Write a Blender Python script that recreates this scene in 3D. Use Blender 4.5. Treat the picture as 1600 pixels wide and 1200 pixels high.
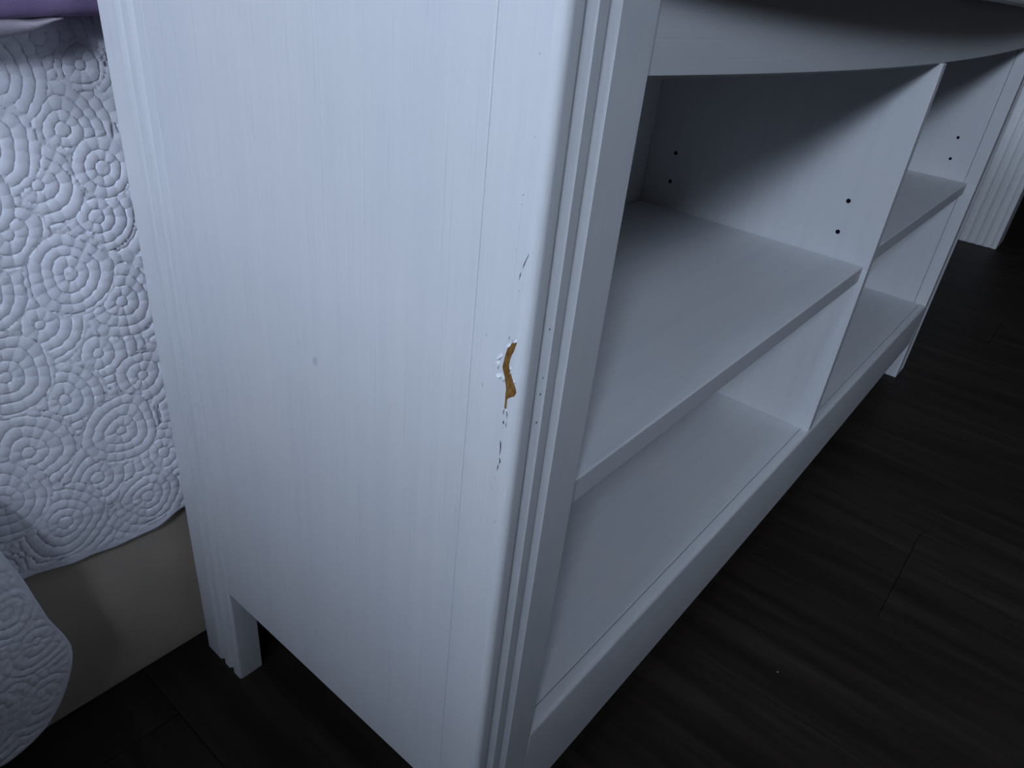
import bpy, math, random
from mathutils import Matrix, Vector

# ------------------------------------------------------------------ scene
for o in list(bpy.data.objects):
    bpy.data.objects.remove(o, do_unlink=True)
sc = bpy.context.scene
col = sc.collection

# ------------------------------------------------------------------ camera
CAM = Vector((-0.20276, -0.14652, 0.58134))
FPX = 1124.16
ROT = ((0.6394879, 0.3366450, -0.6911768),
       (-0.7627764, 0.3901572, -0.5157028),
       (0.0960588, 0.8569991, 0.5062857))
cd = bpy.data.cameras.new('camera')
cam = bpy.data.objects.new('camera', cd)
col.objects.link(cam)
cd.sensor_fit = 'HORIZONTAL'
cd.sensor_width = 36.0
cd.lens = FPX / 1600 * 36.0
cd.clip_start = 0.01
cam.matrix_world = Matrix.Translation(CAM) @ Matrix(ROT).to_4x4()
sc.camera = cam

# ------------------------------------------------------------------ light
# two unseen window panes, added to light the bench from a deep recess: (y0, y1, z0, z1, power)
WIN_X = -1.20
WINS = [(-0.98, -0.52, 1.20, 1.72, 32.0), (-0.20, 0.28, 1.20, 1.72, 18.5)]
w = bpy.data.worlds.new('sky')
sc.world = w
w.use_nodes = True
bg = w.node_tree.nodes['Background']
bg.inputs[0].default_value = (0.62, 0.76, 1.0, 1)
bg.inputs[1].default_value = 0.6
for wy0, wy1, wz0, wz1, pw in WINS:
    al = bpy.data.lights.new('window_daylight', 'AREA')  # area lamp standing in each added, unseen window
    al.shape = 'RECTANGLE'
    al.size = wy1 - wy0 - 0.08
    al.size_y = wz1 - wz0 - 0.08
    al.energy = pw
    al.color = (0.665, 0.79, 1.0)
    alo = bpy.data.objects.new('window_daylight', al)
    col.objects.link(alo)
    alo.matrix_world = Matrix.Translation((WIN_X - 0.10, (wy0 + wy1) / 2, (wz0 + wz1) / 2)) @ Matrix(((0, 0, -1, 0), (-1, 0, 0, 0), (0, 1, 0, 0), (0, 0, 0, 1)))

vs = sc.view_settings
vs.view_transform = 'Standard'
vs.look = 'None'
vs.exposure = 0.0
vs.gamma = 1.0
vs.use_curve_mapping = False

# ------------------------------------------------------------------ pixel helper (photo pixel -> point on a plane of the place)
R3 = Matrix(ROT)
def onp(px, ax, val):
    d = R3 @ Vector(((px[0] - 800) / FPX, -(px[1] - 600) / FPX, -1))
    t = (val - CAM[ax]) / d[ax]
    return CAM + d * t

# ------------------------------------------------------------------ materials
def mat(name):
    m = bpy.data.materials.new(name)
    m.use_nodes = True
    nt = m.node_tree
    b = nt.nodes['Principled BSDF']
    return m, nt, b, nt.nodes.new, nt.links.new

def ramp(nt, src, stops):
    r = nt.nodes.new('ShaderNodeValToRGB')
    el = r.color_ramp.elements
    while len(el) > 1:
        el.remove(el[-1])
    for i, (p, c) in enumerate(stops):
        e = el[0] if i == 0 else el.new(p)
        e.position = p
        e.color = (c[0], c[1], c[2], 1)
    nt.links.new(src, r.inputs[0])
    return r.outputs[0]

def noise(nt, scale, vec, s=1.0, detail=4, rough=0.6):
    mp = nt.nodes.new('ShaderNodeMapping')
    mp.inputs['Scale'].default_value = vec
    tc = nt.nodes.new('ShaderNodeTexCoord')
    nt.links.new(tc.outputs['Object'], mp.inputs['Vector'])
    n = nt.nodes.new('ShaderNodeTexNoise')
    n.inputs['Scale'].default_value = scale
    n.inputs['Detail'].default_value = detail
    n.inputs['Roughness'].default_value = rough
    nt.links.new(mp.outputs[0], n.inputs['Vector'])
    return n.outputs['Fac']

def mix(nt, mode, fac, a, b):
    n = nt.nodes.new('ShaderNodeMix')
    n.data_type = 'RGBA'
    n.blend_type = mode
    for k, v in ((0, fac), (6, a), (7, b)):
        if hasattr(v, 'is_linked'):
            nt.links.new(v, n.inputs[k])
        else:
            n.inputs[k].default_value = v if k == 0 else (v[0], v[1], v[2], 1)
    return n.outputs[2]

def bump(nt, src, strength, dist):
    n = nt.nodes.new('ShaderNodeBump')
    n.inputs['Strength'].default_value = strength
    n.inputs['Distance'].default_value = dist
    nt.links.new(src, n.inputs['Height'])
    return n.outputs[0]

def white_wood(name, axis, smudge=False):
    """white stained foil with fine grain along an axis"""
    m, nt, b, N, L = mat(name)
    sc_ = [1.0, 1.0, 1.0]
    sc_[axis] = 0.016
    fine = noise(nt, 800, sc_, detail=5, rough=0.7)
    sc2 = [1.0, 1.0, 1.0]
    sc2[axis] = 0.03
    wide = noise(nt, 90, sc2, detail=3)
    blot = noise(nt, 9, (1, 1, 1), detail=2)
    c = ramp(nt, fine, [(0.0, (0.50, 0.52, 0.56)), (0.30, (0.60, 0.615, 0.64)), (0.40, (0.685, 0.692, 0.70)), (1.0, (0.715, 0.715, 0.715))])
    c2 = ramp(nt, wide, [(0.3, (0.955, 0.96, 0.97)), (0.6, (1, 1, 1))])
    c = mix(nt, 'MULTIPLY', 1.0, c, c2)
    c3 = ramp(nt, blot, [(0.3, (0.955, 0.965, 0.985)), (0.7, (1.0, 0.99, 0.985))])
    c = mix(nt, 'MULTIPLY', 1.0, c, c3)
    if smudge:
        tc = N('ShaderNodeTexCoord')
        sub = N('ShaderNodeVectorMath'); sub.operation = 'SUBTRACT'
        L(tc.outputs['Object'], sub.inputs[0]); sub.inputs[1].default_value = (0.0015, 0.1366, 0.3872)
        rot = N('ShaderNodeVectorRotate'); rot.inputs['Axis'].default_value = (1, 0, 0); rot.inputs['Angle'].default_value = -0.35
        L(sub.outputs[0], rot.inputs['Vector'])
        scl = N('ShaderNodeVectorMath'); scl.operation = 'MULTIPLY'
        L(rot.outputs[0], scl.inputs[0]); scl.inputs[1].default_value = (0, 420, 260)
        ln = N('ShaderNodeVectorMath'); ln.operation = 'LENGTH'
        L(scl.outputs[0], ln.inputs[0])
        f = ramp(nt, ln.outputs['Value'], [(0.55, (0.8, 0.8, 0.8)), (1.0, (0, 0, 0))])
        c = mix(nt, 'MIX', f, c, (0.50, 0.51, 0.56))
    L(c, b.inputs['Base Color'])
    b.inputs['Roughness'].default_value = 0.5
    b.inputs['Specular IOR Level'].default_value = 0.35
    L(bump(nt, fine, 0.25, 0.0004), b.inputs['Normal'])
    return m

def plain(name, c, rough=0.6, spec=0.4, var=0.0, sc_=40):
    m, nt, b, N, L = mat(name)
    b.inputs['Roughness'].default_value = rough
    b.inputs['Specular IOR Level'].default_value = spec
    f = noise(nt, sc_, (1, 1, 1))
    v = var
    L(ramp(nt, f, [(0.3, [x * (1 - v) for x in c]), (0.7, [min(1, x * (1 + v)) for x in c])]), b.inputs['Base Color'])
    return m

M = {}
M['ww_z'] = white_wood('white_stained_vertical', 2)
M['ww_zs'] = white_wood('white_stained_side', 2, True)
M['ww_x'] = white_wood('white_stained_long', 0)
M['paint'] = plain('white_paint', (0.90, 0.905, 0.91), 0.4, 0.4, 0.02)
M['wall'] = plain('wall_paint', (0.15, 0.132, 0.118), 0.9, 0.1, 0.02)
M['ceil'] = plain('ceiling_paint', (0.22, 0.21, 0.20), 0.9, 0.1, 0.02)
M['cream'] = plain('cream_base', (0.60, 0.52, 0.42), 0.55, 0.3, 0.03, 15)
M['mattress'] = plain('mattress_cloth', (0.6, 0.6, 0.6), 0.9, 0.1, 0.03)
M['dark'] = plain('dark_mark', (0.05, 0.055, 0.075), 0.9, 0.1, 0.2)
M['hole'] = plain('drilled_hole', (0.012, 0.012, 0.015), 0.9, 0.0, 0.1)
M['flake'] = plain('lifted_foil', (0.76, 0.775, 0.79), 0.5, 0.3, 0.02)
M['lining'] = plain('pale_lining', (0.36, 0.32, 0.36), 0.9, 0.1, 0.12, 60)
M['speck'] = plain('pale_crumb', (0.5, 0.5, 0.5), 0.9, 0.1, 0.1)

# exposed fibreboard
m, nt, b, N, L = mat('exposed_fibreboard')
f = noise(nt, 900, (1, 1, 0.4), detail=6)
f2 = noise(nt, 120, (1, 1, 1), detail=3)
c = ramp(nt, f, [(0.25, (0.15, 0.068, 0.018)), (0.55, (0.27, 0.14, 0.04)), (0.8, (0.36, 0.22, 0.075))])
c2 = ramp(nt, f2, [(0.35, (0.62, 0.55, 0.5)), (0.6, (1, 1, 1))])
L(mix(nt, 'MULTIPLY', 1.0, c, c2), b.inputs['Base Color'])
b.inputs['Roughness'].default_value = 0.9
b.inputs['Specular IOR Level'].default_value = 0.1
L(bump(nt, f, 0.8, 0.001), b.inputs['Normal'])
M['mdf'] = m

# quilt cotton
m, nt, b, N, L = mat('quilt_cotton')
f = noise(nt, 1400, (1, 1, 1), detail=3)
f2 = noise(nt, 14, (1, 1, 1), detail=3)
c = ramp(nt, f2, [(0.3, (0.85, 0.845, 0.91)), (0.7, (0.89, 0.88, 0.93))])
L(c, b.inputs['Base Color'])
b.inputs['Roughness'].default_value = 0.95
b.inputs['Specular IOR Level'].default_value = 0.05
b.inputs['Sheen Weight'].default_value = 0.15
L(bump(nt, f, 0.35, 0.0006), b.inputs['Normal'])
M['quilt'] = m

# purple throw
m, nt, b, N, L = mat('purple_cloth')
f = noise(nt, 900, (1, 1, 1), detail=3)
f2 = noise(nt, 26, (1, 1, 1), detail=3)
L(ramp(nt, f2, [(0.3, (0.20, 0.14, 0.27)), (0.7, (0.29, 0.205, 0.36))]), b.inputs['Base Color'])
b.inputs['Roughness'].default_value = 0.95
b.inputs['Specular IOR Level'].default_value = 0.05
b.inputs['Sheen Weight'].default_value = 0.2
L(bump(nt, f, 0.4, 0.0008), b.inputs['Normal'])
M['purple'] = m

# dark floor boards (grain runs along Y)
def board_mat(name, k):
    m, nt, b, N, L = mat(name)
    g = noise(nt, 34 + 3 * k, (1, 0.07, 1), detail=6, rough=0.65)
    g2 = noise(nt, 9, (1, 0.22, 1), detail=4)
    c = ramp(nt, g, [(0.28, (0.0135, 0.0098, 0.0072)), (0.5, (0.028, 0.0208, 0.0156)), (0.75, (0.050, 0.039, 0.030))])
    c2 = ramp(nt, g2, [(0.3, (0.55, 0.52, 0.5)), (0.65, (1.0, 1.0, 1.0))])
    L(mix(nt, 'MULTIPLY', 1.0, c, c2), b.inputs['Base Color'])
    b.inputs['Roughness'].default_value = 0.55
    b.inputs['Specular IOR Level'].default_value = 0.16
    L(bump(nt, g, 0.4, 0.0012), b.inputs['Normal'])
    return m
M['boards'] = [board_mat('dark_oak_board_%d' % k, k) for k in range(3)]
M['subfloor'] = plain('subfloor', (0.006, 0.005, 0.004), 0.9, 0.05, 0.1)

# ------------------------------------------------------------------ mesh helpers
def tag(o, label=None, cat=None, group=None, kind=None):
    if label: o['label'] = label
    if cat: o['category'] = cat
    if group: o['group'] = group
    if kind: o['kind'] = kind
    return o

def root(name, loc):
    o = bpy.data.objects.new(name, None)
    col.objects.link(o)
    o.location = loc
    o.empty_display_size = 0.05
    return o

def wpos(o):
    p = Vector((0, 0, 0))
    while o is not None:
        p = p + o.location
        o = o.parent
    return p

def obj(name, verts, faces, material, parent=None, smooth=False, org=None):
    """verts are in world coordinates; the object keeps world-aligned object coordinates"""
    me = bpy.data.meshes.new(name)
    me.from_pydata([tuple(v) for v in verts], [], faces)
    me.update()
    me.materials.append(material)
    if smooth:
        for p in me.polygons:
            p.use_smooth = True
    o = bpy.data.objects.new(name, me)
    col.objects.link(o)
    if parent is not None:
        o.parent = parent
        o.location = -wpos(parent)
    return o

def bevel(o, wdt, seg=2, angle=40):
    md = o.modifiers.new('bevel', 'BEVEL')
    md.width = wdt
    md.segments = seg
    md.limit_method = 'ANGLE'
    md.angle_limit = math.radians(angle)
    return o

def box_data(x0, x1, y0, y1, z0, z1):
    v = [(x, y, z) for z in (z0, z1) for y in (y0, y1) for x in (x0, x1)]
    f = [(0, 2, 3, 1), (4, 5, 7, 6), (0, 1, 5, 4), (2, 6, 7, 3), (0, 4, 6, 2), (1, 3, 7, 5)]
    return v, f

def box(name, x0, x1, y0, y1, z0, z1, material, parent=None, bev=0.0, seg=2):
    v, f = box_data(x0, x1, y0, y1, z0, z1)
    o = obj(name, v, f, material, parent)
    if bev:
        bevel(o, bev, seg)
    return o

def multi_box(name, boxes, material, parent=None):
    V, F = [], []
    for b_ in boxes:
        v, f = box_data(*b_)
        k = len(V)
        V += v
        F += [tuple(i + k for i in q) for q in f]
    return obj(name, V, F, material, parent)

def extrude_z(name, prof, z0, z1, material, parent=None, smooth=False):
    n = len(prof)
    area = sum(prof[i][0] * prof[(i + 1) % n][1] - prof[(i + 1) % n][0] * prof[i][1] for i in range(n))
    if area < 0:
        prof = prof[::-1]
    V = [(x, y, z0) for x, y in prof] + [(x, y, z1) for x, y in prof]
    F = [(i, (i + 1) % n, n + (i + 1) % n, n + i) for i in range(n)]
    F += [tuple(range(n - 1, -1, -1)), tuple(range(n, 2 * n))]
    return obj(name, V, F, material, parent, smooth)

def grid_faces(nu, nv, base=0):
    return [(base + i * nv + j, base + i * nv + j + 1, base + (i + 1) * nv + j + 1, base + (i + 1) * nv + j) for i in range(nu - 1) for j in range(nv - 1)]

def arc(cx, cy, r, a0, a1, n):
    return [(cx + r * math.cos(a0 + (a1 - a0) * i / n), cy + r * math.sin(a0 + (a1 - a0) * i / n)) for i in range(n + 1)]

def sstep(a, b, x):
    t = min(1, max(0, (x - a) / (b - a)))
    return t * t * (3 - 2 * t)

# ------------------------------------------------------------------ the room
X0, X1, Y0, Y1, ZC = -0.78, 2.262, -2.6, 2.45, 2.45
BAY_X, BAY_Y0, BAY_Y1, BAY_Z0, BAY_Z1 = -1.20, -1.55, 0.62, 0.96, 2.00   # added bay for the windows, behind a knee wall put in to block low light
XH = 3.9          # hallway beyond the doorway
floor = box('floor', X0 - 0.1, XH, Y0 - 0.1, Y1 + 0.1, -0.03, -0.006, M['subfloor'])
tag(floor, 'dark brown wooden board floor under the white bench', 'floor', kind='structure')
PW, PL, gap = 0.19, 1.22, 0.0007
rnd = random.Random(4)
v, f = box_data(gap / 2, PW - gap / 2, gap / 2, PL - gap / 2, -0.006, 0.0)
pm = []
for k in range(3):
    o = obj('plank', v, f, M['boards'][k], floor)
    pm.append(o)
first = [True] * 3
nx0 = int(math.floor((X0 - 0.516) / PW)); nx1 = int(math.ceil((XH - 0.516) / PW))
for i in range(nx0, nx1):
    off = ((i * 0.41) % 1.0) * PL
    # one board end shows beside the seam at x = 0.516
    if i == 0: off = (-0.145 - Y0) % PL
    y = Y0 - PL + off
    while y < Y1:
        k = rnd.randrange(3)
        if first[k]:
            o = pm[k]; first[k] = False
        else:
            o = pm[k].copy(); col.objects.link(o)
        o.parent = floor
        o.location = Vector((0.516 + i * PW, y, 0))
        y += PL

tag(box('ceiling', X0 - 0.1, XH, Y0 - 0.1, Y1 + 0.1, ZC, ZC + 0.05, M['ceil']), 'plain pale ceiling over the room', 'ceiling', kind='structure')
tag(box('wall_back', X0 - 0.1, XH, Y1, Y1 + 0.1, 0, ZC, M['wall']), 'plain painted wall behind the bed head', 'wall', kind='structure')
tag(box('wall_front', X0 - 0.1, XH, Y0 - 0.1, Y0, 0, ZC, M['wall']), 'plain painted wall facing the open side of the bench', 'wall', kind='structure')
tag(multi_box('wall_left', [(X0 - 0.1, X0, Y0, BAY_Y0, 0, ZC), (X0 - 0.1, X0, BAY_Y1, Y1, 0, ZC),
                            (X0 - 0.1, X0, BAY_Y0, BAY_Y1, 0, BAY_Z0), (X0 - 0.1, X0, BAY_Y0, BAY_Y1, BAY_Z1, ZC)], M['wall']),  # knee wall added out of view to dim the bench's lower parts
    'painted knee wall and opening of the window bay beside the bench', 'wall', kind='structure')
(a0, a1, z0, z1, _), (b0, b1, _, _, _) = WINS
tag(multi_box('wall_bay', [(BAY_X - 0.1, BAY_X, BAY_Y0 - 0.1, a0, BAY_Z0, BAY_Z1), (BAY_X - 0.1, BAY_X, a1, b0, BAY_Z0, BAY_Z1), (BAY_X - 0.1, BAY_X, b1, BAY_Y1 + 0.1, BAY_Z0, BAY_Z1),
                           (BAY_X - 0.1, BAY_X, a0, a1, BAY_Z0, z0), (BAY_X - 0.1, BAY_X, a0, a1, z1, BAY_Z1), (BAY_X - 0.1, BAY_X, b0, b1, BAY_Z0, z0), (BAY_X - 0.1, BAY_X, b0, b1, z1, BAY_Z1),
                           (BAY_X, X0 - 0.1, BAY_Y0 - 0.1, BAY_Y0, BAY_Z0, BAY_Z1), (BAY_X, X0 - 0.1, BAY_Y1, BAY_Y1 + 0.1, BAY_Z0, BAY_Z1),
                           (BAY_X - 0.1, X0 - 0.1, BAY_Y0 - 0.1, BAY_Y1 + 0.1, BAY_Z1, BAY_Z1 + 0.1), (BAY_X - 0.1, X0 - 0.1, BAY_Y0 - 0.1, BAY_Y1 + 0.1, BAY_Z0 - 0.1, BAY_Z0)], M['wall']),  # recess built around the added windows, out of view
    'painted walls and ledge of the deep window recess', 'wall', kind='structure')
DY0, DY1, DZ = -0.83, 0.022, 2.03       # doorway in the wall beyond the bench
tag(multi_box('wall_right', [(X1, X1 + 0.1, DY1, Y1, 0, ZC), (X1, X1 + 0.1, Y0, DY0, 0, ZC), (X1, X1 + 0.1, DY0, DY1, DZ, ZC)], M['wall']),
    'painted wall with an open doorway beyond the bench', 'wall', kind='structure')
tag(box('wall_hall', XH, XH + 0.1, Y0 - 0.1, Y1 + 0.1, 0, ZC, M['wall']), 'plain wall of the hallway seen through the doorway', 'wall', kind='structure')

t = 0.04  # frame width of the unseen windows, added for the light
for n_, (wy0, wy1, wz0, wz1, _) in enumerate(WINS):
    win = root('window_%d' % (n_ + 1), (WIN_X, (wy0 + wy1) / 2, wz0))
    tag(win, ('white framed window by the foot of the bed', 'white framed window away from the bed')[1 - n_], 'window', kind='structure')
    for q in ((wy0, wy0 + t, wz0, wz1), (wy1 - t, wy1, wz0, wz1), (wy0 + t, wy1 - t, wz0, wz0 + t), (wy0 + t, wy1 - t, wz1 - t, wz1)):
        box('window_frame', WIN_X - 0.09, WIN_X - 0.03, q[0], q[1], q[2], q[3], M['paint'], win)
    box('window_sill', WIN_X - 0.03, WIN_X + 0.06, wy0 - 0.03, wy1 + 0.03, wz0 - 0.025, wz0, M['paint'], win, 0.004)

# fluted door casing on the far wall
def casing_profile(y_in, y_out):
    """plan profile of a reeded casing board, thickness along X, flutes on the -X face"""
    xf, xb = X1 - 0.022, X1
    p = [(xb, y_in), (xf + 0.004, y_in)] + arc(xf + 0.004, y_in + 0.004, 0.004, -math.pi / 2, -math.pi, 3)
    n = 5
    wdt = (y_out - y_in - 0.016) / n
    for k in range(n):
        a = y_in + 0.008 + k * wdt
        for j in range(7):
            s = j / 6
            p.append((xf + 0.0035 * math.sin(math.pi * s) * (1 if s not in (0, 1) else 0), a + wdt * (0.14 + 0.72 * s)))
    p += arc(xf + 0.004, y_out - 0.004, 0.004, math.pi, math.pi / 2, 3) + [(xb, y_out)]
    return p
tr = root('trim_1', (X1, 0.07, 0))
tag(tr, 'white fluted door casing standing on the dark floor past the far end of the bench', 'door casing', kind='structure')
bevel(extrude_z('casing_board', casing_profile(0.010, 0.132), 0.0, DZ + 0.05, M['paint'], tr), 0.003, 2, 60)
extrude_z('casing_board', casing_profile(DY0 - 0.12, DY0), 0.0, DZ + 0.05, M['paint'], tr)
box('casing_head', X1 - 0.026, X1, DY0 - 0.12, 0.132, DZ + 0.05, DZ + 0.17, M['paint'], tr, 0.004)
box('door_jamb', X1, X1 + 0.1, DY1 - 0.012, DY1, 0, DZ, M['paint'], tr)
box('door_jamb', X1, X1 + 0.1, DY0, DY0 + 0.012, 0, DZ, M['paint'], tr)
tag(box('baseboard_right', X1 - 0.015, X1, 0.132, Y1, 0, 0.09, M['paint'], None, 0.003), 'white baseboard along the wall past the bench', 'baseboard', kind='structure')

# ------------------------------------------------------------------ the bench
D, W, E = 0.3265, 1.2, 0.0574
HP, TOPZ = 0.1120, 0.590
RZ, RB = 0.1415, 0.0545
XD, TD = 0.5798, 0.0125
YB = 0.2746
SH = 0.3451
tv = root('tv_bench', (0.6, 0.163, 0))
tag(tv, 'white-stained wooden bench with open shelves, grooved corner posts and a chipped corner', 'tv bench')

RR = 0.0048
def groove(p, a, b, depth, low=0.36):
    """two-sided groove between a and b along the face, list of (along, depth)"""
    w_ = b - a
    out = [(a, 0.0)]
    for s, d in ((0.10, 0.30), (0.22, 0.72), (low, 1.0), (0.55, 0.93), (0.75, 0.60), (0.92, 0.18)):
        out.append((a + w_ * s, depth * d))
    out.append((b, 0.0))
    p += out
def front_post_profile():
    # corner at (0,0): rounded, then the front face y = 0 with two grooves, inner edge at x = E
    p = [(0.0, 0.0274), (0.0, RR)] + arc(RR, RR, RR, math.pi, 1.5 * math.pi, 7)[1:]
    g = []
    groove(g, 0.0098, 0.0180, 0.0030)
    groove(g, 0.0238, 0.0320, 0.0030)
    p += [(a, d) for a, d in g]
    p += [(E - 0.0004, 0.0), (E, 0.0004), (E, 0.0185), (0.013, 0.0185), (0.013, 0.0274)]
    return p
def back_post_profile():
    # grooves on the outer side face x = 0, pattern starts from the front edge of the post
    a0 = 0.2713
    p = [(0.0217, a0), (0.0022, a0)] + arc(0.0022, a0 + 0.0022, 0.0022, -math.pi / 2, -math.pi, 3)[1:]
    g = []
    groove(g, a0 + 0.0105, a0 + 0.0182, 0.0036, 0.55)
    groove(g, a0 + 0.0245, a0 + 0.0322, 0.0036, 0.55)
    p += [(d, a) for a, d in g]
    p += [(0.0, D - 0.003), (0.003, D), (0.0217, D)]
    return p
def smooth_angle(o, deg):
    for p in o.data.polygons:
        p.use_smooth = True
    o.data.set_sharp_from_angle(angle=math.radians(deg))
posts = []
for mir in (False, True):
    fx = (lambda x: W - x) if mir else (lambda x: x)
    o = extrude_z('front_post', [(fx(x), y) for x, y in front_post_profile()], 0.0, TOPZ, M['ww_z'], tv)
    smooth_angle(o, 33)
    posts.append(o)
    o = extrude_z('back_post', [(fx(x), y) for x, y in back_post_profile()], 0.0, TOPZ, M['ww_z'], tv)
    smooth_angle(o, 33)
    a, b_ = sorted((fx(0.0012), fx(E)))
    if not mir:
        V, F = box_data(-0.0004, 0.0205, 0.02755, 0.2712, HP, TOPZ)
        # the lower edge drops a hair towards the back
        V = [(x, y, z - 0.0045 * (y - 0.0278) / 0.2432 + 0.003 if z == HP else z) for x, y, z in V]
        bevel(obj('side_panel', V, F, M['ww_zs'], tv), 0.0005, 2)
        box('inner_side_panel', 0.0390, E - 0.0003, 0.0188, 0.2740, HP + 0.01, TOPZ, M['ww_z'], tv, 0.0006)
    else:
        box('side_panel', W - 0.0205, W - 0.0012, 0.0278, 0.2710, HP, TOPZ, M['ww_z'], tv, 0.0008)
        box('inner_side_panel', W - E + 0.0003, W - 0.0390, 0.0192, 0.2740, HP + 0.01, TOPZ, M['ww_z'], tv, 0.0008)

# frieze with a gently curved lower edge
n = 40
V = []
for i in range(n + 1):
    t = i / n
    x = E + (W - 2 * E) * t
    z = 0.5464 - 0.0089 * 4 * t * (1 - t)
    V += [(x, 0.0035, z + 0.0015), (x, 0.005, z), (x, 0.0205, z), (x, 0.0205, TOPZ), (x, 0.0035, TOPZ)]
F = [(i * 5 + j, (i + 1) * 5 + j, (i + 1) * 5 + (j + 1) % 5, i * 5 + (j + 1) % 5) for i in range(n) for j in range(5)]
F = [q[::-1] for q in F]
F += [(4, 3, 2, 1, 0), tuple(n * 5 + j for j in range(5))]
obj('frieze', V, F, M['ww_x'], tv)

# bottom rail: rounded upper front edge, slightly shaped lower edge
V = []
m_ = 5
ring = 3 + m_ + 1
rr = 0.0042
for i in range(n + 1):
    t = i / n
    x = E + (W - 2 * E) * t
    zb = RB - 0.002 * math.sin(math.pi * min(1, t * 1.6)) + 0.014 * sstep(0.45, 1.0, t)
    V += [(x, 0.0005, zb), (x, 0.0098, zb), (x, 0.0098, RZ)]
    for k in range(m_ + 1):
        a = math.pi / 2 + math.pi / 2 * k / m_
        V.append((x, -0.0002 + rr + rr * math.cos(a), RZ - rr + rr * math.sin(a)))
F = [(i * ring + j, i * ring + (j + 1) % ring, (i + 1) * ring + (j + 1) % ring, (i + 1) * ring + j) for i in range(n) for j in range(ring)]
F += [tuple(range(ring - 1, -1, -1)), tuple(n * ring + j for j in range(ring))]
o = obj('bottom_rail', V, F, M['ww_x'], tv)
smooth_angle(o, 33)

box('bottom_panel', E, W - E, 0.0107, YB, RZ - 0.018, RZ - 0.0004, M['ww_x'], tv, 0.0008)
box('back_panel', E - 0.01, W - E + 0.01, YB, YB + 0.005, HP + 0.01, TOPZ, M['ww_x'], tv)
dv = box('divider', XD, XD + TD, 0.0012, YB, RZ - 0.0004, 0.5384, M['ww_z'], tv, 0.0008)
box('divider', XD, XD + TD, 0.0206, YB, 0.5384, TOPZ, M['ww_z'], tv)
box('shelf', E + 0.0005, XD - 0.0005, 0.0062, YB - 0.001, SH - 0.0172, SH, M['ww_x'], tv, 0.001)
box('shelf', XD + TD + 0.0005, W - E - 0.0003, 0.0135, YB - 0.001, SH + 0.003 - 0.0172, SH + 0.003, M['ww_x'], tv, 0.001)
# top board with a gently bowed front edge
prof = [(W + 0.010, D + 0.004), (-0.010, D + 0.004)]
for i in range(33):
    t = i / 32
    prof.append((-0.010 + (W + 0.02) * t, -0.005 - 0.027 * (4 * t * (1 - t)) ** 0.7))
bevel(extrude_z('top_board', prof, TOPZ, 0.612, M['ww_x'], tv), 0.003, 2)

# drilled shelf-pin holes
def hole(x, y, z, parent):
    V, F = [], []
    k = 12
    V = [(x - 0.00025, y, z)] + [(x - 0.00025, y + 0.0023 * math.cos(2 * math.pi * i / k), z + 0.0023 * math.sin(2 * math.pi * i / k)) for i in range(k)]
    V += [(x + 0.001, y + 0.0023 * math.cos(2 * math.pi * i / k), z + 0.0023 * math.sin(2 * math.pi * i / k)) for i in range(k)]
    F = [(0, 1 + (i + 1) % k, 1 + i) for i in range(k)] + [(1 + i, 1 + (i + 1) % k, 1 + k + (i + 1) % k, 1 + k + i) for i in range(k)]
    return obj('shelf_pin_hole', V, F, M['hole'], parent)
for y, z in ((0.2404, 0.4080), (0.2402, 0.3755), (0.0413, 0.4044), (0.0416, 0.3720)):
    hole(XD, y, z, dv)
for y, z in ((0.0508, 0.4100), (0.0500, 0.3779)):
    hole(W - E + 0.0003, y, z, tv)

# ---- damage on the near corner post: bare board, lifted foil, cracks (all follow the post's skin)
post = posts[0]
def skin(y, z, off):
    """point on the post's side skin (rounded towards the front), lifted by off"""
    if y >= RR:
        return Vector((-off, y, z))
    y = max(y, 0.0)
    c = (RR - y) / RR
    s = math.sqrt(max(0, 1 - c * c))
    return Vector((RR - (RR + off) * s, RR - (RR + off) * c, z))
def skin_px(px):
    p = onp(px, 0, 0.0)
    for _ in range(4):                 # move to the rounded skin
        q = skin(p.y, p.z, 0)
        p = onp(px, 0, q.x)
    return p.y, p.z
def patch(name, left, right, material, off, parent):
    """strip between two pixel outlines running downwards, laid on the skin with thickness"""
    def samp(L_, t):
        t = t * (len(L_) - 1)
        i = min(int(t), len(L_) - 2)
        u = t - i
        return (L_[i][0] * (1 - u) + L_[i + 1][0] * u, L_[i][1] * (1 - u) + L_[i + 1][1] * u)
    nv, nu = 36, 5
    V = []
    for i in range(nv):
        a, b2 = samp(left, i / (nv - 1)), samp(right, i / (nv - 1))
        for j in range(nu):
            s = j / (nu - 1)
            y, z = skin_px((a[0] * (1 - s) + b2[0] * s, a[1] * (1 - s) + b2[1] * s))
            V.append(skin(y, z, off if 0 < j < nu - 1 and 0 < i < nv - 1 else 0.00005))
    return obj(name, V, [q[::-1] for q in grid_faces(nv, nu)], material, parent)
left = [(800.8, 535.5), (796, 541), (793, 544.5), (790.5, 552), (788.8, 558), (787, 565), (785, 573), (786.5, 580), (788.8, 588), (789, 595), (790, 601), (791, 608), (790, 614), (789.5, 620), (789, 629), (788, 638)]
right = [(807.8, 536), (806, 541), (803.8, 547.5), (801.5, 552), (799, 556.5), (797, 563), (795.5, 570), (796, 576), (797.8, 582), (799.5, 588), (802.5, 597), (805.5, 606), (806.8, 613.5), (803.5, 620), (793.0, 621.5), (791.2, 639)]
tag(patch('exposed_board', left, right, M['mdf'], 0.00015, post), 'bare brown fibreboard where the white foil has chipped off')

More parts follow.
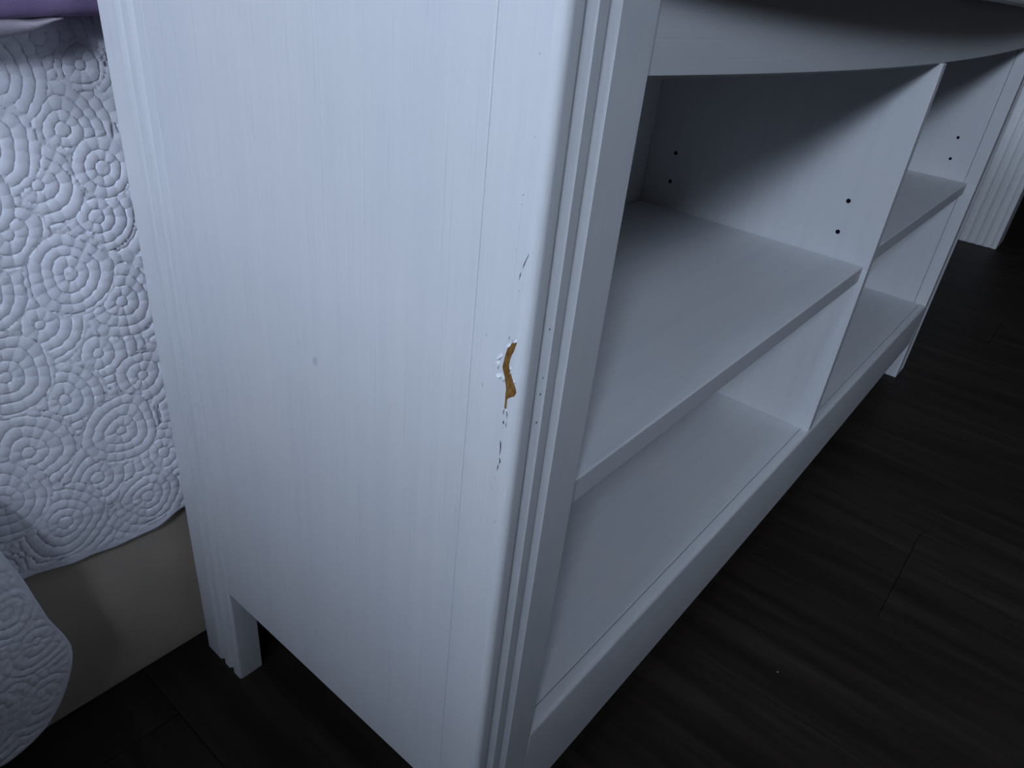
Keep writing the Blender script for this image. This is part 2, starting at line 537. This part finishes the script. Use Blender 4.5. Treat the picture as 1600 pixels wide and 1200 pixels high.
rnd = random.Random(11)
def shard(px, size, lift, ang, material=M['flake']):
    y, z = skin_px(px)
    k = 6
    V = []
    rad = [size * rnd.uniform(0.6, 1.1) for _ in range(k)]
    for layer in (0.00003, 1.0):
        for i in range(k):
            a = 2 * math.pi * i / k
            dy, dz = rad[i] * math.cos(a) * 0.55, rad[i] * math.sin(a)
            yy = dy * math.cos(ang) - dz * math.sin(ang)
            zz = dy * math.sin(ang) + dz * math.cos(ang)
            off = layer if layer < 1 else 0.0002 + lift * max(0, -math.cos(a - 0.5)) * 1.0
            sh = 1.0 if layer < 1 else 0.72
            V.append(skin(y + yy * sh, z + zz * sh, off))
    F = [tuple(range(k, 2 * k))] + [(i, (i + 1) % k, k + (i + 1) % k, k + i) for i in range(k)]
    return obj('foil_flake', V, F, material, post)
for px, s, l, a in (((806, 533.5), 0.0012, 0.0007, 0.6), ((794.5, 540), 0.0016, 0.0006, 0.8), ((781.5, 557), 0.0024, 0.0010, 0.7), ((778.5, 569), 0.0030, 0.0009, 0.1),
                    ((781.5, 586), 0.0026, 0.0010, 1.1), ((786.5, 592), 0.0018, 0.0006, 0.0), ((798, 577), 0.0012, 0.0006, 0.0), ((798, 582), 0.0008, 0.0008, 0.4),
                    ((804, 597), 0.0012, 0.0004, -0.3), ((791.5, 641), 0.0011, 0.0006, 0.9), ((779, 721), 0.0008, 0.0006, 0.3), ((818, 303), 0.0007, 0.0005, 0.2), ((815, 318), 0.0006, 0.0005, 0.2)):
    shard(px, s, l, a)
def crack(pts, wpx, name='crack'):
    V = []
    n_ = len(pts)
    for i, p in enumerate(pts):
        a = pts[max(0, i - 1)]; b2 = pts[min(n_ - 1, i + 1)]
        dx, dy = b2[0] - a[0], b2[1] - a[1]
        l = math.hypot(dx, dy) or 1
        k = wpx * (0.25 if i in (0, n_ - 1) else rnd.uniform(0.7, 1.15))
        for s in (-0.5, 0.5):
            y, z = skin_px((p[0] - dy / l * k * s, p[1] + dx / l * k * s))
            V.append(skin(y, z, 0.00012))
    F = [(2 * i, 2 * i + 1, 2 * i + 3, 2 * i + 2) for i in range(n_ - 1)]
    return obj(name, V, F, M['dark'], post)
for pts, k in ((((826.5, 396), (825, 401), (822, 407), (819.5, 413), (816.5, 420)), 1.3), (((814.5, 425), (813, 430), (811.5, 437)), 1.4),
               (((788.5, 639), (787, 643), (786.2, 648)), 1.6), (((791.5, 642), (792.5, 647), (792, 654)), 1.3), (((786.5, 657), (787, 660), (786.5, 663)), 2.8),
               (((791.5, 659), (790.5, 664), (790.8, 668)), 1.3), (((785, 666), (786, 669)), 1.2),
               (((781.8, 688), (782.4, 693), (782.4, 699), (782, 704), (780.5, 711)), 1.7), (((780.6, 715), (781.4, 721), (780.5, 724)), 1.9), (((779, 725), (778, 730), (776.8, 735)), 1.8),
               (((772.5, 745), (774, 749)), 1.4), (((805, 389), (807.5, 391)), 1.5), (((810, 453), (812.5, 456)), 1.5), (((760.5, 520), (760, 526)), 1.3), (((796, 525), (796.5, 527), (795, 531)), 1.2),
               (((754, 598), (754.2, 605)), 1.5), (((844.5, 82), (842.5, 85)), 2.2), (((835, 213), (837, 215)), 1.6), (((800.5, 530), (802, 537)), 1.2), (((772, 812), (774, 818)), 1.3), (((768, 760), (769, 764)), 1.2)):
    crack(list(pts), k)
# nicks on the grooves of the front face
def nick(px, ax_val, s):
    p = onp(px, 1, ax_val)
    V = [(p.x + dx * s, p.y - 0.0001, p.z + dz * s) for dx, dz in ((-1, -0.5), (-0.2, 0.7), (0.9, 0.4), (0.3, -0.6))]
    obj('crack', V, [(0, 3, 2, 1)], M['dark'], post)
for px in ((859, 514), (860, 519), (856, 559), (849, 590), (844, 616), (838, 660), (871, 453), (937, 62)):
    nick(px, 0.0012, 0.0008)

# ------------------------------------------------------------------ the bed behind the bench
BX0, BX1, BY0, BY1 = -0.215, 1.30, 0.3408, 2.42
bed = root('bed', (0.55, 1.38, 0))
tag(bed, 'bed with a smooth cream base board, mostly covered by the pale quilt', 'bed')
box('base_board', BX0, BX1, BY0, BY0 + 0.022, 0.0, 0.205, M['cream'], bed, 0.003)
box('side_board', BX0, BX0 + 0.022, BY0 + 0.022, BY1, 0.0, 0.205, M['cream'], bed, 0.003)
box('side_board', BX1 - 0.022, BX1, BY0 + 0.022, BY1, 0.0, 0.205, M['cream'], bed, 0.003)
o = box('mattress', BX0 + 0.015, BX1 - 0.015, BY0 + 0.050, BY1 - 0.01, 0.205, 0.518, M['mattress'], bed, 0.012, 4)

# quilting pattern: rings of stitching, circle over circle, with puckers
rq = random.Random(21)
circ = []
def qc(px, rpx):
    p = onp(px, 1, 0.343)
    circ.append((p.x, p.z, rpx * 0.00040))
for px, r in (((125, 217), 78), ((-5, 245), 80), ((185, 275), 52), ((82, 305), 72), ((172, 350), 60), ((32, 382), 60), ((125, 440), 72), ((200, 480), 66), ((-15, 470), 66),
              ((72, 517), 74), ((160, 557), 70), ((15, 595), 74), ((225, 590), 52), ((102, 627), 72), ((187, 670), 72), ((250, 700), 60), ((45, 705), 76), ((147, 740), 74), ((222, 767), 62),
              ((92, 807), 78), ((0, 780), 76), ((55, 860), 70), ((95, 70), 84), ((160, 115), 40), ((10, 130), 80), ((30, 950), 70), ((-40, 330), 70), ((-50, 600), 70), ((-60, 160), 70)):
    qc(px, r)
for px, r in (((57, 1003), 66), ((15, 1085), 74), ((5, 960), 60), ((-50, 1020), 70), ((70, 1090), 50), ((-40, 1130), 70), ((-30, 900), 60)):
    p = onp(px, 1, 0.297)
    circ.append((p.x + 0.004, p.z, r * 0.0004))
prio = [rq.random() for _ in circ]
def ripple(x, z):
    """height of the quilted cloth (0 in a stitch line, up to 1 on a puff)"""
    best = None; bp = -1
    near = None; nd = 1e9
    for i, (cx, cz, r) in enumerate(circ):
        dx, dz = x - cx, z - cz
        if abs(dx) > 0.06 or abs(dz) > 0.06:
            continue
        d = math.sqrt(dx * dx + dz * dz)
        if d < r and prio[i] > bp:
            bp = prio[i]; best = (i, d, dx, dz, r)
        if d - r < nd:
            nd = d - r; near = (i, d, dx, dz, r)
    if best is None:
        best = near
    if best is None:                                   # far away from the listed rings: regular field
        s = 0.052
        ci, cj = round(x / s), round(z / s)
        best = (int(ci * 7 + cj * 3) % 11, math.hypot(x - ci * s, z - cj * s), x - ci * s, z - cj * s, 0.03)
    i, d, dx, dz, r = best
    sp = 0.0073
    edge = min(1.0, abs(r - d) / 0.0022) if d <= r * 1.02 else 1.0
    d = d * (1 + 0.05 * math.sin(3 * math.atan2(dz, dx) + i * 1.9)) + 0.0007 * math.sin(190 * x + 5 * i) + 0.0006 * math.sin(230 * z + 40 * x)
    ph = (d + 0.0030) / sp
    fr = ph - math.floor(ph)
    g = math.sin(math.pi * fr) ** 0.65
    g = min(g, 0.25 + 0.75 * edge)
    ringno = math.floor(ph)
    a = math.atan2(dz, dx)
    cnt = max(5, int(ringno * 5.2 + 4))
    pk = 0.5 + 0.5 * math.cos(a * cnt + i * 2.1 + ringno * 1.7)
    pk2 = 0.5 + 0.5 * math.cos(a * (cnt * 0.5 + 1) + i)
    return g * (0.50 + 0.38 * pk ** 0.4 + 0.12 * pk2)

BUMP = 0.0016
def noise2(x, z):
    return 0.5 * math.sin(37 * x + 11 * z + 1.3) * math.sin(23 * z - 9 * x) + 0.5 * math.sin(61 * x - 29 * z)

# skirt of the quilt: goes along the foot, round the corner, along the left side
def hem(xx):
    """height of the lower hem along the foot of the bed"""
    pts = [(-0.5, 0.168), (-0.1156, 0.1665), (-0.0772, 0.1585), (-0.0500, 0.1545), (-0.0231, 0.1545), (0.0029, 0.1630), (0.02, 0.170), (1.5, 0.17)]
    for (a, za), (b2, zb) in zip(pts, pts[1:]):
        if a <= xx <= b2:
            return za + (zb - za) * sstep(a, b2, xx)
    return 0.168
QT = 0.5285            # height of the quilt's top on the mattress
def foot_y(z):
    return 0.3372 + 0.040 * min(1.0, max(0.0, (z - 0.20) / 0.30))
us = []
x = BX1 + 0.012
while x > 0.03:
    us.append(('f', x)); x -= 0.035
x = 0.03
while x > -0.190:
    us.append(('f', x)); x -= 0.0011
for k in range(1, 36):
    us.append(('c', k / 36 * math.pi / 2))
y = 0.37
while y < 2.3:
    us.append(('s', y)); y += 0.0025 if y < 0.75 else 0.05
NV = 330
V = []
RC = 0.028
for kind, s in us:
    for j in range(NV):
        t = j / (NV - 1)
        if kind == 'f':
            hz = hem(s)
        else:
            hz = 0.168
        if t < 0.03:                                   # rolls over the mattress edge
            a = t / 0.03 * math.pi / 2
            z = QT - 0.012 + 0.012 * math.cos(a)
            rec = 0.012 * (1 - math.sin(a))
        else:
            z = (QT - 0.012) + (hz - (QT - 0.012)) * (t - 0.03) / 0.97
            rec = 0.0
        yy = foot_y(z) + rec
        h = 0.0
        if kind == 'f':
            hp = ripple(s, z) if s < 0.04 else 0.5
            band = sstep(0.0, 0.010, z - hz)
            h = BUMP * (hp * band + 0.75 * (1 - band)) + 0.0012 * noise2(s, z)
            V.append((s, yy - h, z))
        elif kind == 'c':
            cx, cy = -0.190, foot_y(z) + RC + rec
            r = RC + BUMP * (ripple(-0.190 - RC * s, z) * sstep(0.0, 0.010, z - hz) + 0.75 * (1 - sstep(0.0, 0.010, z - hz)))
            V.append((cx - r * math.sin(s) + rec * math.sin(s), cy - r * math.cos(s), z))
        else:
            hs = BUMP * (ripple(-0.190 - RC * 1.57 - (s - 0.365), z) if s < 0.76 else 0.6) * sstep(-0.002, 0.010, z - hz)
            V.append((-0.190 - RC - hs + rec - (0.020 * (1 - sstep(0.20, 0.50, z))) + 0.02 * (1 - sstep(0.3, 0.37, s)), s, z))
F = grid_faces(len(us), NV)
# top sheet
k0 = len(V)
tx = [BX0 + 0.028 + (BX1 - BX0 - 0.04) * i / 40 for i in range(41)]
ty = [0.388 + (2.25 - 0.388) * i / 50 for i in range(51)]
for x in tx:
    for y in ty:
        V.append((x, y, QT + 0.003 * math.sin(17 * x) * math.sin(13 * y) - 0.001))
F += [q[::-1] for q in grid_faces(len(tx), len(ty), k0)]
quilt = obj('quilt', V, F, M['quilt'], None, True)
tag(quilt, 'pale lavender quilt stitched in rings hanging over the foot of the bed', 'quilt')
sd = quilt.modifiers.new('thick', 'SOLIDIFY'); sd.thickness = 0.0035; sd.offset = -1.0

# the quilt's rounded corner, folding out in front of the base board
YF = 0.302
bpx = [(-95, 690), (-68, 745), (-40, 800), (-18, 838), (0, 863), (27, 894), (48, 926), (71, 962), (88, 979), (99, 990), (108, 1004), (110.5, 1018), (109, 1036), (105, 1052), (97, 1076), (85, 1100), (66, 1126), (42, 1146), (20, 1161), (0, 1174), (-30, 1188), (-80, 1196)]
bd = []
for i in range(len(bpx) - 1):
    for s in range(10):
        t = s / 10
        p = (bpx[i][0] * (1 - t) + bpx[i + 1][0] * t, bpx[i][1] * (1 - t) + bpx[i + 1][1] * t)
        q = onp(p, 1, YF)
        bd.append((q.x, q.z))
# soften the polyline
for _ in range(6):
    bd = [bd[0]] + [((bd[i - 1][0] + 2 * bd[i][0] + bd[i + 1][0]) / 4, (bd[i - 1][1] + 2 * bd[i][1] + bd[i + 1][1]) / 4) for i in range(1, len(bd) - 1)] + [bd[-1]]
NA = 110
V = []
nb = len(bd)
for i, (bx, bz) in enumerate(bd):
    t = i / (nb - 1)
    ax = -0.212 - 0.048 * sstep(0.15, 0.6, t)
    az = bd[0][1] - 0.005 + (0.125 - bd[0][1]) * t
    for j in range(NA):
        s = j / (NA - 1)
        x = ax + (bx - ax) * s
        z = az + (bz - az) * s
        y = YF + 6.5 * max(0.0, -0.175 - x) ** 2 * 2.0 + 0.030 * sstep(0.20, 0.30, z) * sstep(-0.13, -0.19, x)
        y -= 0.010 * math.sin(math.pi * sstep(-0.25, -0.105, x))
        y += 0.060 * sstep(0.225, 0.300, z)              # its upper end runs back into the hanging side
        dist = (1 - s) * math.hypot(bx - ax, bz - az)
        band = sstep(0.0, 0.009, dist)
        y -= BUMP * 0.9 * (ripple(x + 0.004, z) * band + 0.7 * (1 - band))
        V.append((x, y, z))
fl = obj('corner_fold', V, [q[::-1] for q in grid_faces(nb, NA)], M['quilt'], quilt, True)
sd = fl.modifiers.new('thick', 'SOLIDIFY'); sd.thickness = 0.005; sd.offset = 0.0

# ------------------------------------------------------------------ purple throw folded on the bed, just over the edge
def throw_mesh():
    prof = []
    # (y, z) section: underside -> rounded nose -> top
    y0 = 0.3470
    zb, zt = 0.5335, 0.640
    prof.append((0.95, zb)); prof.append((0.60, zb)); prof.append((0.45, zb)); prof.append((0.40, zb)); prof.append((0.392, zb)); prof.append((0.372, zb - 0.003))
    prof += [(0.3620, 0.5285), (0.3540, 0.5270), (y0 + 0.001, 0.5292), (y0, 0.535), (y0 - 0.0003, 0.55), (y0, 0.575), (y0 + 0.001, 0.60), (y0 + 0.004, 0.618), (y0 + 0.014, 0.632), (y0 + 0.03, zt)]
    prof += [(0.45, zt + 0.002), (0.7, zt), (0.95, zt - 0.01), (0.965, (zt + zb) / 2)]
    xs = [-0.27 + 0.012 * i for i in range(24)] + [0.05 + 0.06 * i for i in range(18)]
    V = []
    for x in xs:
        lo = -0.0030 * (1 - sstep(-0.07, -0.02, x)) + 0.0015 * math.sin(31 * x)
        for k, (y, z) in enumerate(prof):
            wv = 0.004 * math.sin(19 * x + 3 * y) + 0.0025 * math.sin(47 * x + z * 30)
            low = 1 - sstep(0.53, 0.58, z)
            yy = y
            if y < 0.40: yy = max(y + wv * 0.35, 0.3400)
            V.append((x, yy, z + wv * (1 - low) * 0.6 + lo * low))
    n_ = len(prof)
    F = [(i * n_ + j, i * n_ + (j + 1) % n_, (i + 1) * n_ + (j + 1) % n_, (i + 1) * n_ + j) for i in range(len(xs) - 1) for j in range(n_)]
    F += [tuple(range(n_ - 1, -1, -1)), tuple((len(xs) - 1) * n_ + j for j in range(n_))]
    return V, F
V, F = throw_mesh()
th = root('throw_blanket', (0.4, 0.65, 0.505))
tag(th, 'purple folded blanket lying on the bed, overhanging the quilt', 'blanket')
o = obj('blanket', V, F, M['purple'], th, True)
sb = o.modifiers.new('sub', 'SUBSURF'); sb.levels = 1; sb.render_levels = 2
# pale lining peeping out under its edge
V = []
nl = 40
for i in range(nl):
    t = i / (nl - 1)
    x = -0.20 + 0.190 * t
    drop = 0.0085 * (1 - sstep(-0.045, -0.010, x)) + 0.0010 * math.sin(90 * x)
    gap_ = 0.0022 * math.exp(-((x + 0.025) / 0.009) ** 2)
    for k, (yy, zz) in enumerate(((0.370, 0.5315), (0.3600, 0.5280), (0.3530, 0.5265 - gap_), (0.3495, 0.5268 - gap_ - drop * 0.3), (0.3490, 0.5262 - gap_ - drop * 0.8), (0.3515, 0.5258 - gap_ - drop))):
        V.append((x, yy + 0.0012 * math.sin(120 * x), zz))
ln = obj('lining', V, grid_faces(nl, 6), M['lining'], th, True)
tag(ln, 'pale grey lining showing below the purple edge')
sd = ln.modifiers.new('thick', 'SOLIDIFY'); sd.thickness = 0.0012; sd.offset = 0

# ------------------------------------------------------------------ crumbs on the floor
def crumb(px, s, label):
    p = onp(px, 2, 0.0)
    V = [(p.x + s * a, p.y + s * b_, c * s) for a, b_, c in ((-1, -0.6, 0), (0.9, -0.7, 0), (0.7, 0.8, 0), (-0.8, 0.7, 0), (-0.4, -0.2, 0.9), (0.5, 0.1, 1.1))]
    F = [(0, 3, 2, 1), (0, 1, 5, 4), (1, 2, 5), (2, 3, 4, 5), (3, 0, 4)]
    tag(obj('crumb', V, F, M['speck']), label, 'crumb')
crumb((1215, 1050), 0.0008, 'tiny pale crumb lying on the dark floor in front of the bench')
